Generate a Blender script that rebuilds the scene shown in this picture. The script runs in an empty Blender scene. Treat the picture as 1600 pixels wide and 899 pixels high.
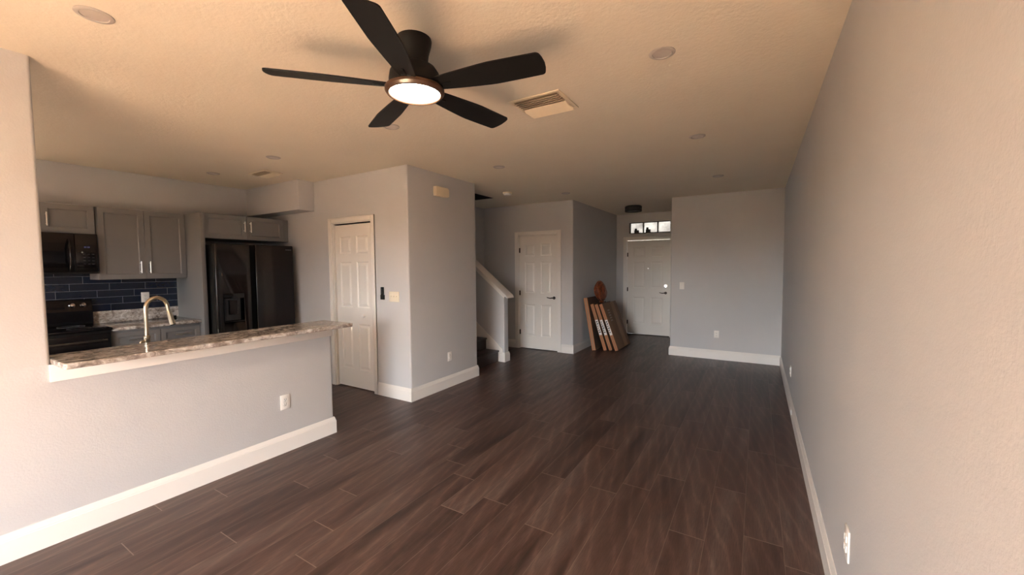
import bpy, bmesh, math, random
from mathutils import Vector, Matrix
random.seed(7)
C = bpy.context.scene.collection
SC = bpy.context.scene
R = math.radians
PI = math.pi

# ---------------------------------------------------------------- camera
F_PX, YAW, PITCH, ROLL, EYE = 632.05, -0.5455, -0.0508, -0.008, 1.5435
fw = Vector((math.sin(YAW)*math.cos(PITCH), math.cos(YAW)*math.cos(PITCH), math.sin(PITCH)))
rt = Vector((math.cos(YAW), -math.sin(YAW), 0)); up = rt.cross(fw)
rt2 = math.cos(ROLL)*rt + math.sin(ROLL)*up
up2 = -math.sin(ROLL)*rt + math.cos(ROLL)*up
cd = bpy.data.cameras.new('camera'); cam = bpy.data.objects.new('camera', cd); C.objects.link(cam)
cd.sensor_width = 36; cd.lens = F_PX/1600*36; cd.clip_start = .02; cd.clip_end = 200
mw = Matrix((rt2, up2, -fw)).transposed().to_4x4(); mw.translation = Vector((0, 0, EYE)); cam.matrix_world = mw
SC.camera = cam

# ---------------------------------------------------------------- light and exposure
SKY = 13.0; SUN = 285.0; SUN_COL = (1.0, .975, .70); FAN_LIGHT = 24.0
SC.view_settings.view_transform = 'Standard'; SC.view_settings.look = 'None'
SC.view_settings.exposure = 1.52; SC.view_settings.gamma = 1.0; SC.view_settings.use_curve_mapping = False
w = bpy.data.worlds.new('sky'); SC.world = w; w.use_nodes = True
nt = w.node_tree; nt.nodes.clear()
wo = nt.nodes.new('ShaderNodeOutputWorld'); bg = nt.nodes.new('ShaderNodeBackground')
tc = nt.nodes.new('ShaderNodeTexCoord'); sp = nt.nodes.new('ShaderNodeSeparateXYZ')
rp = nt.nodes.new('ShaderNodeValToRGB')
rp.color_ramp.elements[0].position = .49; rp.color_ramp.elements[0].color = (.045, .04, .03, 1)
rp.color_ramp.elements[1].position = .52; rp.color_ramp.elements[1].color = (.90, .95, 1.0, 1)
mr = nt.nodes.new('ShaderNodeMapRange'); mr.inputs[1].default_value = -1; mr.inputs[2].default_value = 1
nt.links.new(tc.outputs['Generated'], sp.inputs[0]); nt.links.new(sp.outputs[2], mr.inputs[0])
nt.links.new(mr.outputs[0], rp.inputs[0]); nt.links.new(rp.outputs[0], bg.inputs[0])
bg.inputs[1].default_value = SKY; nt.links.new(bg.outputs[0], wo.inputs[0])
sl = bpy.data.lights.new('sun', 'SUN'); sl.energy = SUN; sl.color = SUN_COL; sl.angle = R(.6)
so = bpy.data.objects.new('sun', sl); so.rotation_euler = (R(54), 0, 0); so.location = (-1.4, -6, 6); C.objects.link(so)
pl = bpy.data.lights.new('rear_door_portal', 'AREA'); pl.shape = 'RECTANGLE'; pl.size = 2.2; pl.size_y = 2.2
pl.cycles.is_portal = True
po = bpy.data.objects.new('rear_door_portal', pl); po.location = (-1.05, -3.36, 1.1); po.rotation_euler = (R(90), 0, PI*0); C.objects.link(po)
p2 = bpy.data.lights.new('kitchen_window_portal', 'AREA'); p2.shape = 'RECTANGLE'; p2.size = .8; p2.size_y = 1.1; p2.cycles.is_portal = True
po = bpy.data.objects.new('kitchen_window_portal', p2); po.location = (-5.0, -3.36, 1.5); po.rotation_euler = (R(90), 0, 0); C.objects.link(po)
SC.cycles.max_bounces = 8; SC.cycles.diffuse_bounces = 5; SC.cycles.sample_clamp_indirect = 40
SC.cycles.caustics_reflective = False; SC.cycles.caustics_refractive = False

# ---------------------------------------------------------------- measured room
H = 2.7
XR, YB, XC, XA, YD, YC = .332, 7.362, -1.276, -2.763, 9.164, 6.613
XP, YP, YP2, XH, YH, YCOL = -3.380, 3.318, 4.605, -3.376, 2.318, .574
XK, YSO, XSO, ZSO = -6.404, 3.094, -5.112, 2.313
YREAR = -3.3; YPOST = -.32

# ---------------------------------------------------------------- helpers
class MB:
    def __init__(s): s.bm = bmesh.new()
    def add(s, b2, M=None):
        if M is not None: bmesh.ops.transform(b2, matrix=M, verts=b2.verts)
        me = bpy.data.meshes.new('t'); b2.to_mesh(me); b2.free(); s.bm.from_mesh(me); bpy.data.meshes.remove(me); return s
    def box(s, x0, y0, z0, x1, y1, z1, bev=0, seg=2, M=None):
        b = bmesh.new(); bmesh.ops.create_cube(b, size=1)
        for v in b.verts: v.co = Vector(((x0+x1)/2+v.co.x*(x1-x0), (y0+y1)/2+v.co.y*(y1-y0), (z0+z1)/2+v.co.z*(z1-z0)))
        if bev: bmesh.ops.bevel(b, geom=b.edges[:], offset=bev, segments=seg, affect='EDGES', profile=.5)
        return s.add(b, M)
    def prism(s, pts, d0, d1, axis='z', M=None, bev=0):
        """polygon pts (2D) extruded along an axis; axis x -> pts are (y,z); y -> (x,z); z -> (x,y)"""
        f = {'z': lambda p, d: (p[0], p[1], d), 'y': lambda p, d: (p[0], d, p[1]), 'x': lambda p, d: (d, p[0], p[1])}[axis]
        b = bmesh.new(); A = [b.verts.new(f(p, d0)) for p in pts]; B = [b.verts.new(f(p, d1)) for p in pts]
        n = len(pts); b.faces.new(A); b.faces.new(B[::-1])
        for i in range(n): b.faces.new((A[i], B[i], B[(i+1) % n], A[(i+1) % n]))
        bmesh.ops.recalc_face_normals(b, faces=b.faces)
        if bev: bmesh.ops.bevel(b, geom=b.edges[:], offset=bev, segments=2, affect='EDGES', profile=.5)
        return s.add(b, M)
    def lathe(s, prof, n=32, M=None, ang=2*PI):
        """prof = [(r,z)...] revolved round z; r = 0 closes"""
        b = bmesh.new(); rings = []
        for r, z in prof:
            if r <= 1e-6: rings.append([b.verts.new((0, 0, z))])
            else: rings.append([b.verts.new((r*math.cos(2*PI*i/n), r*math.sin(2*PI*i/n), z)) for i in range(n)])
        for a, c in zip(rings, rings[1:]):
            for i in range(n):
                j = (i+1) % n
                if len(a) == 1 and len(c) == 1: continue
                if len(a) == 1: b.faces.new((a[0], c[i], c[j]))
                elif len(c) == 1: b.faces.new((a[i], a[j], c[0]))
                else: b.faces.new((a[i], a[j], c[j], c[i]))
        for rg in (rings[0], rings[-1]):
            if len(rg) > 1 and prof[0] != prof[-1]: b.faces.new(rg)
        bmesh.ops.recalc_face_normals(b, faces=b.faces)
        return s.add(b, M)
    def cyl(s, p0, p1, r, n=20, r1=None, bev=0):
        p0, p1 = Vector(p0), Vector(p1); d = p1-p0; L = d.length; r1 = r if r1 is None else r1
        q = d.to_track_quat('Z', 'Y').to_matrix().to_4x4(); q.translation = p0
        if bev: pr = [(0, 0), (r-bev, 0), (r, bev), (r1, L-bev), (r1-bev, L), (0, L)]
        else: pr = [(0, 0), (r, 0), (r1, L), (0, L)]
        return s.lathe(pr, n, q)
    def tube(s, pts, r, n=12, caps=True):
        P = [Vector(p) for p in pts]; b = bmesh.new(); rings = []
        rr = r if isinstance(r, (list, tuple)) else [r]*len(P)
        T = [(P[min(i+1, len(P)-1)]-P[max(i-1, 0)]).normalized() for i in range(len(P))]
        nrm = T[0].orthogonal().normalized()
        for i, p in enumerate(P):
            nrm = (nrm - T[i]*nrm.dot(T[i])).normalized(); bi = T[i].cross(nrm)
            rings.append([b.verts.new(p+(nrm*math.cos(2*PI*k/n)+bi*math.sin(2*PI*k/n))*rr[i]) for k in range(n)])
        for a, c in zip(rings, rings[1:]):
            for k in range(n): b.faces.new((a[k], a[(k+1) % n], c[(k+1) % n], c[k]))
        if caps: b.faces.new(rings[0]); b.faces.new(rings[-1])
        bmesh.ops.recalc_face_normals(b, faces=b.faces)
        return s.add(b)
    def panelled(s, w, h, t, panels, rings, M=None):
        """slab of width w (x), height h (z), front at y=0 and back at y=t, with profiled panels.
        panels = [(x0,z0,x1,z1)], rings = [(inset, depth)...] from the outer edge inward, the last one filled."""
        b = bmesh.new()
        xs = sorted({0, w, *[p[0] for p in panels], *[p[2] for p in panels]})
        zs = sorted({0, h, *[p[1] for p in panels], *[p[3] for p in panels]})
        def V(x, y, z): return b.verts.new((x, y, z))
        for i in range(len(xs)-1):
            for j in range(len(zs)-1):
                cx, cz = (xs[i]+xs[i+1])/2, (zs[j]+zs[j+1])/2
                if any(p[0] < cx < p[2] and p[1] < cz < p[3] for p in panels): continue
                b.faces.new((V(xs[i], 0, zs[j]), V(xs[i+1], 0, zs[j]), V(xs[i+1], 0, zs[j+1]), V(xs[i], 0, zs[j+1])))
        for p in panels:
            prev = [V(p[0], 0, p[1]), V(p[2], 0, p[1]), V(p[2], 0, p[3]), V(p[0], 0, p[3])]
            for ins, dep in rings:
                cur = [V(p[0]+ins, dep, p[1]+ins), V(p[2]-ins, dep, p[1]+ins), V(p[2]-ins, dep, p[3]-ins), V(p[0]+ins, dep, p[3]-ins)]
                for k in range(4): b.faces.new((prev[k], prev[(k+1) % 4], cur[(k+1) % 4], cur[k]))
                prev = cur
            b.faces.new(prev)
        q = [(0, 0), (w, 0), (w, h), (0, h)]
        for k in range(4):
            a, c = q[k], q[(k+1) % 4]
            b.faces.new((V(a[0], 0, a[1]), V(a[0], t, a[1]), V(c[0], t, c[1]), V(c[0], 0, c[1])))
        b.faces.new((V(0, t, 0), V(0, t, h), V(w, t, h), V(w, t, 0)))
        bmesh.ops.remove_doubles(b, verts=b.verts, dist=1e-5)
        bmesh.ops.recalc_face_normals(b, faces=b.faces)
        return s.add(b, M)
    def sweep(s, path, prof):
        """moulding: prof = [(out, z)] closed outline, path = 2D points with the room on the right"""
        P = [Vector(p) for p in path]; b = bmesh.new(); rows = []
        nr = [Vector(((q-p).y, -(q-p).x)).normalized() for p, q in zip(P, P[1:])]
        for i, p in enumerate(P):
            if i == 0: m = nr[0]
            elif i == len(P)-1: m = nr[-1]
            else:
                m = (nr[i-1]+nr[i]); m = m/ m.dot(nr[i])
            rows.append([b.verts.new((p.x+m.x*o, p.y+m.y*o, z)) for o, z in prof])
        n = len(prof)
        for a, c in zip(rows, rows[1:]):
            for k in range(n): b.faces.new((a[k], a[(k+1) % n], c[(k+1) % n], c[k]))
        b.faces.new(rows[0]); b.faces.new(rows[-1])
        bmesh.ops.recalc_face_normals(b, faces=b.faces)
        return s.add(b)
    def build(s, name, mat, parent=None, label=None, smooth=35):
        me = bpy.data.meshes.new(name); s.bm.to_mesh(me); s.bm.free()
        if smooth:
            me.polygons.foreach_set('use_smooth', [True]*len(me.polygons)); me.set_sharp_from_angle(angle=R(smooth))
        o = bpy.data.objects.new(name, me); C.objects.link(o)
        for m_ in (mat if isinstance(mat, (list, tuple)) else [mat]): me.materials.append(m_)
        if parent: o.parent = parent
        if label: o['label'] = label
        return o

def tag(o, label, cat, group=None, kind=None):
    o['label'] = label; o['category'] = cat
    if group: o['group'] = group
    if kind: o['kind'] = kind
    return o
def thing(name, label, cat, loc, rz=0, group=None):
    o = bpy.data.objects.new(name, None); C.objects.link(o); o.empty_display_size = .1
    o.location = loc; o.rotation_euler = (0, 0, rz)
    return tag(o, label, cat, group)
def struct(o):
    o['kind'] = 'structure'; return o
def sroot(name, loc, rz=0):
    o = bpy.data.objects.new(name, None); C.objects.link(o); o.empty_display_size = .1
    o.location = loc; o.rotation_euler = (0, 0, rz); return struct(o)
def copy_tree(o, parent=None):
    c = o.copy(); C.objects.link(c)
    if parent: c.parent = parent
    for ch in list(o.children): copy_tree(ch, c)
    return c
def arc(cx, cy, r, a0, a1, n=5):
    return [(cx+r*math.cos(R(a0+(a1-a0)*i/n)), cy+r*math.sin(R(a0+(a1-a0)*i/n))) for i in range(n+1)]

# ---------------------------------------------------------------- materials
def nodes(name):
    m = bpy.data.materials.new(name); m.use_nodes = True; t = m.node_tree
    return m, t, t.nodes['Principled BSDF']
def simple(name, col, rough=.5, metal=0, spec=.5, coat=0, emit=None, es=0):
    m, t, p = nodes(name)
    p.inputs['Base Color'].default_value = (*col, 1); p.inputs['Roughness'].default_value = rough
    p.inputs['Metallic'].default_value = metal; p.inputs['Specular IOR Level'].default_value = spec
    p.inputs['Coat Weight'].default_value = coat
    if emit: p.inputs['Emission Color'].default_value = (*emit, 1); p.inputs['Emission Strength'].default_value = es
    return m
def N(t, typ, **kw):
    n = t.nodes.new(typ)
    for k, v in kw.items(): setattr(n, k, v)
    return n
def math_(t, op, a, b=None):
    n = N(t, 'ShaderNodeMath', operation=op)
    for i, v in enumerate((a, b)):
        if v is None: continue
        if isinstance(v, (int, float)): n.inputs[i].default_value = v
        else: t.links.new(v, n.inputs[i])
    return n.outputs[0]
def mixc(t, fac, a, b):
    n = N(t, 'ShaderNodeMix', data_type='RGBA')
    for s_, v in ((n.inputs['Factor'], fac), (n.inputs['A'], a), (n.inputs['B'], b)):
        if isinstance(v, tuple): s_.default_value = (*v, 1)
        elif isinstance(v, (int, float)): s_.default_value = v
        else: t.links.new(v, s_)
    return n.outputs['Result']
def ramp(t, src, stops):
    n = N(t, 'ShaderNodeValToRGB'); el = n.color_ramp.elements
    while len(el) < len(stops): el.new(.5)
    for e, (p, c) in zip(el, stops): e.position = p; e.color = (*c, 1) if isinstance(c, tuple) else (c, c, c, 1)
    t.links.new(src, n.inputs[0]); return n.outputs[0]
def noise(t, vec, scale, detail=4, rough=.55, dist=0):
    n = N(t, 'ShaderNodeTexNoise'); n.inputs['Scale'].default_value = scale; n.inputs['Detail'].default_value = detail
    n.inputs['Roughness'].default_value = rough; n.inputs['Distortion'].default_value = dist
    if vec is not None: t.links.new(vec, n.inputs['Vector'])
    return n.outputs['Fac']
def mapping(t, scale, src='Object', loc=(0, 0, 0), rot=(0, 0, 0)):
    c = N(t, 'ShaderNodeTexCoord'); m = N(t, 'ShaderNodeMapping'); m.inputs['Scale'].default_value = scale
    m.inputs['Location'].default_value = loc; m.inputs['Rotation'].default_value = rot
    t.links.new(c.outputs[src], m.inputs[0]); return m.outputs[0]
def bump(t, p, h, strength, dist):
    b = N(t, 'ShaderNodeBump'); b.inputs['Strength'].default_value = strength; b.inputs['Distance'].default_value = dist
    t.links.new(h, b.inputs['Height']); t.links.new(b.outputs[0], p.inputs['Normal'])

def paint(name, col, rough, scale, strength, dist):
    m, t, p = nodes(name); v = mapping(t, (1, 1, 1))
    n1 = noise(t, v, 2.2, 3); c = mixc(t, ramp(t, n1, [(.3, 0.), (.7, 1.)]), tuple(x*.97 for x in col), col)
    t.links.new(c, p.inputs['Base Color']); p.inputs['Roughness'].default_value = rough
    p.inputs['Specular IOR Level'].default_value = .3
    n2 = noise(t, v, scale, 3, .6)
    bump(t, p, ramp(t, n2, [(.35, 0.), (.65, 1.)]), strength, dist)
    return m
M_WALL = paint('blue grey wall paint', (.560, .563, .570), .55, 95, .3, .0010)
M_CEIL = paint('textured ceiling paint', (.81, .755, .64), .8, 42, .3, .0022)
M_TRIM = simple('white trim paint', (.80, .775, .735), .35)
M_DOOR = simple('white door paint', (.78, .75, .70), .4)
M_PLATE = simple('white plastic', (.82, .80, .76), .3)
M_CREAM = simple('cream plastic', (.80, .70, .52), .35)
M_DARKSLOT = simple('dark slot', (.004, .004, .004), .7, 0, .1)
M_BLACK = simple('matt black fan', (.005, .0042, .004), .5, 0, .22)
M_BRONZE = simple('bronze fan ring', (.075, .038, .022), .4, .1, .3)
M_CAB = simple('grey cabinet paint', (.20, .197, .195), .42)
M_STEEL = simple('brushed steel', (.72, .70, .67), .28, 1)
M_NICKEL = simple('champagne nickel', (.50, .43, .33), .24, 1)
M_OILBRONZE = simple('dark bronze hardware', (.03, .022, .018), .35, .7)
M_BLKGLASS = simple('black glass', (.004, .004, .005), .10, 0, .35)
M_BLKSTEEL = simple('black stainless', (.033, .030, .029), .16, .8)
M_BLKPLAS = simple('black plastic', (.007, .007, .007), .45, 0, .25)
M_STAIR = None

def floor_mat():
    m, t, p = nodes('dark wood plank floor')
    uv = N(t, 'ShaderNodeUVMap', uv_map='plank'); ca = N(t, 'ShaderNodeAttribute', attribute_name='rnd')
    sx = N(t, 'ShaderNodeSeparateXYZ'); t.links.new(uv.outputs[0], sx.inputs[0])
    r = ca.outputs['Fac']
    cb = N(t, 'ShaderNodeCombineXYZ')
    t.links.new(math_(t, 'ADD', math_(t, 'MULTIPLY', sx.outputs[0], 16.), math_(t, 'MULTIPLY', r, 37.)), cb.inputs[0])
    t.links.new(math_(t, 'ADD', math_(t, 'MULTIPLY', sx.outputs[1], 1.1), math_(t, 'MULTIPLY', r, 91.)), cb.inputs[1])
    t.links.new(math_(t, 'MULTIPLY', r, 13.), cb.inputs[2])
    v = cb.outputs[0]
    broad = noise(t, v, .42, 3, .5, .6)
    fine_v = N(t, 'ShaderNodeVectorMath', operation='MULTIPLY'); t.links.new(v, fine_v.inputs[0]); fine_v.inputs[1].default_value = (9, 7, 1)
    fine = noise(t, fine_v.outputs[0], 1.6, 5, .7, .3)
    wv = N(t, 'ShaderNodeTexWave', wave_type='RINGS', rings_direction='SPHERICAL'); wv.inputs['Scale'].default_value = .55
    wv.inputs['Distortion'].default_value = 5; wv.inputs['Detail'].default_value = 3; wv.inputs['Detail Scale'].default_value = .8
    v2 = N(t, 'ShaderNodeVectorMath', operation='MULTIPLY'); t.links.new(v, v2.inputs[0]); v2.inputs[1].default_value = (1.3, 1.6, 1)
    t.links.new(v2.outputs[0], wv.inputs['Vector'])
    base = ramp(t, broad, [(.32, (.034, .0195, .0155)), (.44, (.064, .035, .028)), (.56, (.088, .052, .042)), (.70, (.112, .077, .066))])
    grain = ramp(t, fine, [(.35, (.6, .58, .56)), (.65, (1.4, 1.42, 1.44))])
    mul = N(t, 'ShaderNodeMix', data_type='RGBA', blend_type='MULTIPLY'); mul.inputs['Factor'].default_value = .75
    t.links.new(base, mul.inputs['A']); t.links.new(grain, mul.inputs['B'])
    wr = ramp(t, wv.outputs['Fac'], [(.0, (1.5, 1.48, 1.46)), (.2, (1., 1., 1.)), (1., (.8, .8, .8))])
    mul2 = N(t, 'ShaderNodeMix', data_type='RGBA', blend_type='MULTIPLY'); mul2.inputs['Factor'].default_value = .55
    t.links.new(mul.outputs['Result'], mul2.inputs['A']); t.links.new(wr, mul2.inputs['B'])
    # seams: u in 0..0.188, v in 0..1.245
    def edge(o, L, wd): return math_(t, 'LESS_THAN', math_(t, 'MINIMUM', o, math_(t, 'SUBTRACT', L, o)), wd)
    seam = math_(t, 'MAXIMUM', math_(t, 'MULTIPLY', edge(sx.outputs[0], .188, .0014), .6), edge(sx.outputs[1], 1.245, .0024))
    tint = mixc(t, math_(t, 'MULTIPLY', seam, .9), mul2.outputs['Result'], (.21, .16, .135))
    t.links.new(tint, p.inputs['Base Color'])
    t.links.new(ramp(t, fine, [(.3, .36), (.7, .48)]), p.inputs['Roughness'])
    p.inputs['Specular IOR Level'].default_value = .5
    bump(t, p, fine, .10, .0006)
    return m
M_FLOOR = floor_mat()

def granite(name, axis_scale):
    m, t, p = nodes(name); v = mapping(t, axis_scale)
    a = noise(t, v, 3.2, 6, .62, 1.6); vb = mapping(t, (1.2, 1.0, 1.2)); b = noise(t, vb, 16, 5, .7, 1.2); c = noise(t, v, 26, 2, .5)
    c1 = ramp(t, a, [(.30, (.10, .078, .066)), (.44, (.24, .20, .175)), (.55, (.42, .395, .365)), (.68, (.70, .685, .66))])
    c2 = ramp(t, b, [(.38, (.13, .105, .09)), (.50, (.45, .40, .35)), (.60, (.88, .86, .82))])
    x = mixc(t, .42, c1, c2)
    sp_ = ramp(t, c, [(.30, 1.), (.40, 0.)])
    t.links.new(mixc(t, math_(t, 'MULTIPLY', sp_, .6), x, (.10, .08, .07)), p.inputs['Base Color'])
    p.inputs['Roughness'].default_value = .10; p.inputs['Specular IOR Level'].default_value = .6
    return m
M_GRANITE = granite('streaked polished granite', (2.6, .75, 1.6))
M_GRANITE_SIDE = granite('streaked granite splash', (1.5, 1.6, 2.0))

def tile_mat():
    m, t, p = nodes('glossy navy subway tile'); c = N(t, 'ShaderNodeTexCoord'); s = N(t, 'ShaderNodeSeparateXYZ')
    t.links.new(c.outputs['Object'], s.inputs[0])
    zr = math_(t, 'DIVIDE', math_(t, 'SUBTRACT', s.outputs[2], 1.074), .0802)
    row = math_(t, 'FLOOR', zr); fz = math_(t, 'SUBTRACT', zr, row)
    u = math_(t, 'DIVIDE', math_(t, 'SUBTRACT', math_(t, 'SUBTRACT', s.outputs[1], .943), math_(t, 'MULTIPLY', row, .1052)), .319)
    cu = math_(t, 'FLOOR', u); fu = math_(t, 'SUBTRACT', u, cu)
    def e(f, L, wd):
        return math_(t, 'LESS_THAN', math_(t, 'MULTIPLY', math_(t, 'MINIMUM', f, math_(t, 'SUBTRACT', 1., f)), L), wd)
    g = math_(t, 'MAXIMUM', e(fz, .0802, .0014), e(fu, .319, .0014))
    cb = N(t, 'ShaderNodeCombineXYZ'); t.links.new(cu, cb.inputs[0]); t.links.new(row, cb.inputs[1])
    wn = N(t, 'ShaderNodeTexWhiteNoise', noise_dimensions='2D'); t.links.new(cb.outputs[0], wn.inputs['Vector'])
    mot = noise(t, mapping(t, (1, 4, 9)), 5, 4)
    col = mixc(t, math_(t, 'ADD', math_(t, 'MULTIPLY', wn.outputs['Value'], .5), math_(t, 'MULTIPLY', mot, .5)), (.003, .0065, .016), (.006, .013, .033))
    t.links.new(mixc(t, g, col, (.20, .21, .23)), p.inputs['Base Color'])
    t.links.new(mixc(t, g, (.16, .16, .16), (.8, .8, .8)), p.inputs['Roughness'])
    bump(t, p, math_(t, 'SUBTRACT', 1., g), .5, .002)
    return m
M_TILE = tile_mat()

def cardboard(name, col):
    m, t, p = nodes(name); v = mapping(t, (1, 1, 1))
    n = noise(t, v, 6, 4); t.links.new(mixc(t, n, tuple(x*.8 for x in col), tuple(min(1, x*1.15) for x in col)), p.inputs['Base Color'])
    p.inputs['Roughness'].default_value = .7; return m
M_CARD = cardboard('orange brown cardboard', (.42, .17, .075))
M_CARD2 = cardboard('dull brown cardboard', (.20, .115, .065))
M_CARD3 = cardboard('pale brown cardboard', (.33, .20, .12))
M_CARD_SHADE = cardboard('shade darkened cardboard', (.07, .04, .025))  # shade between the leaning cartons, put into the board colour
M_LABEL = simple('white carton label', (.75, .73, .72), .6)
M_PRINT = simple('black print', (.03, .03, .04), .6)
M_PRINTG = simple('grey print', (.34, .26, .21), .6)

# ---------------------------------------------------------------- floor of separate planks (one mesh)
PW, PLN, X0 = .188, 1.245, -.038
offs = {0: 2.590, 1: 2.431, -1: 3.079, -2: 2.431, -3: 3.052, -4: 2.799, -5: 2.645, -6: 2.048, -7: 2.640, -8: 2.154,
        -9: 1.939, -10: 2.298, -11: 1.191, -12: 1.420, -13: 1.728, -14: 1.074, -15: 1.623, -16: .739, -17: 1.275}
bm = bmesh.new(); uvl = bm.loops.layers.uv.new('plank'); cl = bm.loops.layers.float_color.new('rnd')
xmin, xmax, ymin, ymax = XK-.1, XR+.1, YREAR-.12, YD+.1
for r_ in range(-36, 3):
    x0 = X0+r_*PW; x1 = x0+PW
    a, b_ = max(x0, xmin), min(x1, xmax)
    if b_ <= a: continue
    off = offs.get(r_, random.uniform(0, PLN))
    k = math.floor((ymin-off)/PLN)
    while off+k*PLN < ymax:
        y0 = off+k*PLN; y1 = y0+PLN; c_, d_ = max(y0, ymin), min(y1, ymax)
        if d_ > c_:
            rnd = random.random()
            f = bm.faces.new([bm.verts.new((x, y, 0)) for x, y in ((a, c_), (b_, c_), (b_, d_), (a, d_))])
            for lp in f.loops:
                lp[uvl].uv = (lp.vert.co.x-x0, lp.vert.co.y-y0); lp[cl] = (rnd, rnd, rnd, 1)
        k += 1
me = bpy.data.meshes.new('floor'); bm.to_mesh(me); bm.free(); me.materials.append(M_FLOOR)
o = bpy.data.objects.new('floor', me); C.objects.link(o); struct(o)

# ---------------------------------------------------------------- ceiling with the stairwell opening
SWX, SWY0, SWY1 = -3.81, YP2, 5.70
m = MB()
m.box(SWX, YREAR-.12, H, XR+.12, YD+.12, H+.12)
m.box(XK-.12, YREAR-.12, H, SWX, SWY0, H+.12)
m.box(XK-.12, SWY1, H, SWX, YD+.12, H+.12)
struct(m.build('ceiling', M_CEIL, smooth=0))
m = MB()                                              # dark upper floor above the stairwell
UX0, UX1, UY0, UY1 = XK-.12, -1.0, 3.0, 9.2
m.box(UX0, UY0, H+.12, UX0+.1, UY1, 5.2); m.box(UX1, UY0, H+.12, UX1+.1, UY1, 5.2); m.box(UX0, UY0-.1, H+.12, UX1+.1, UY0, 5.2)
m.box(UX0, UY1, H+.12, UX1+.1, UY1+.1, 5.2); m.box(UX0, UY0-.1, 5.2, UX1+.1, UY1+.1, 5.3)
struct(m.build('wall_stairwell', M_WALL, smooth=0))

m = MB(); m.box(XK, SWY1-.012, H-.001, SWX-.012, SWY1, H+.12); m.box(SWX-.012, SWY0, H-.001, SWX, SWY1, H+.12)  # edge strips coloured dark to stand in for shade in the stairwell
struct(m.build('trim_6', simple('stairwell shade strip', (.018, .013, .011), .7, 0, .1), smooth=0))
# ---------------------------------------------------------------- walls
T = .12; BR = .018
m = MB(); m.box(XR, YREAR-T, 0, XR+T, YD+T, H); struct(m.build('wall_right', M_WALL))
m = MB(); m.box(XK-T, YREAR-T, 0, XK, YD+T, H); struct(m.build('wall_left', M_WALL))
# far wall beside the entry, round nosed corner at XC
m = MB(); m.prism([(XR+.02, YB), (XR+.02, YB+T), (XC+T, YB+T), (XC+T, YD), (XC, YD)] + arc(XC+BR, YB+BR, BR, 180, 270), 0, H)
struct(m.build('wall_far', M_WALL))
# front wall with front door and transom openings
FDX0, FDX1, DH = -2.535, -1.60, 2.125
TX0, TX1, TZ0, TZ1 = -2.475, -1.30, 2.262, 2.508
m = MB()
m.box(XK, YD, 0, FDX0, YD+T, H); m.box(FDX1, YD, 0, XR, YD+T, H); m.box(FDX0, YD, DH, FDX1, YD+T, TZ0)
m.box(FDX0, YD, TZ1, FDX1, YD+T, H); m.box(FDX0, YD, TZ0, TX0, YD+T, TZ1); 
struct(m.build('wall_front', M_WALL, smooth=0))
# closet wall and the entry side wall in one L
CDX0, CDX1 = -3.865, -3.055
m = MB()
m.prism([(CDX1, YC)] + arc(XA-BR, YC+BR, BR, -90, 0) + [(XA, YD), (XA-T, YD), (XA-T, YC+T), (CDX1, YC+T)], 0, H)
m.box(-4.65-T, YC, 0, CDX0, YC+T, H); m.box(CDX0, YC, DH, CDX1, YC+T, H)
struct(m.build('wall_closet', M_WALL))
m = MB(); m.box(-4.65-T, SWY1-.08, 0, -4.65, YC+T, H); struct(m.build('wall_nook', M_WALL))
# pantry block
PDX0, PDX1 = -4.745, -3.992
m = MB()
m.prism([(PDX1, YP)] + arc(XP-BR, YP+BR, BR, -90, 0) + arc(XP-BR, YP2-BR, BR, 0, 90) + [(XK, YP2), (XK, YP2-T), (XP-T, YP2-T), (XP-T, YP+T), (PDX1, YP+T)], 0, H)
m.box(XK, YP, 0, PDX0, YP+T, H); m.box(PDX0, YP, DH, PDX1, YP+T, H)
struct(m.build('wall_pantry', M_WALL))
# half wall and the full height column
HWT = .125
m = MB()
m.prism([(XH, YPOST)] + arc(XH-BR, YCOL-BR, BR, 0, 90) + [(XH-HWT, YCOL), (XH-HWT, YPOST)], 1.018, H)
struct(m.build('wall_column', M_WALL))
m = MB()
m.prism([(XH, YPOST)] + arc(XH-BR, YH-BR, BR, 0, 90) + arc(XH-HWT+BR, YH-BR, BR, 90, 180) + [(XH-HWT, YPOST)], 0, 1.018)
struct(m.build('wall_half', M_WALL))
# soffit over the fridge
m = MB(); m.prism([(XK, YP), (XSO, YP)] + arc(XSO-.012, YSO+.012, .012, 0, -90) + [(XK, YSO)], ZSO, H)
struct(m.build('trim_1', M_WALL))
# rear wall with the open patio door
RX0, RX1, RZ = -2.15, .05, 2.2; KW0, KW1 = -5.4, -4.6
m = MB(); m.box(XK, YREAR-T, 0, KW0, YREAR, H); m.box(KW0, YREAR-T, 0, KW1, YREAR, .95); m.box(KW0, YREAR-T, 2.05, KW1, YREAR, H); m.box(KW1, YREAR-T, 0, RX0, YREAR, H); m.box(RX1, YREAR-T, 0, XR, YREAR, H); m.box(RX0, YREAR-T, RZ, RX1, YREAR, H)
struct(m.build('wall_rear', M_WALL, smooth=0))
m = MB()
for x in (RX0, RX1-.05): m.box(x, YREAR-.10, 0, x+.05, YREAR-.03, RZ)
m.box(RX0, YREAR-.10, RZ-.05, RX1, YREAR-.03, RZ); m.box(RX0, YREAR-.10, 0, RX1, YREAR-.03, .02)
struct(m.build('window_1', M_TRIM, smooth=0))
m = MB()
for x in (KW0, KW1-.04): m.box(x, YREAR-.10, .95, x+.04, YREAR-.03, 2.05)
for z in (.95, 2.01): m.box(KW0, YREAR-.10, z, KW1, YREAR-.03, z+.04)
struct(m.build('window_3', M_TRIM, smooth=0))

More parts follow.
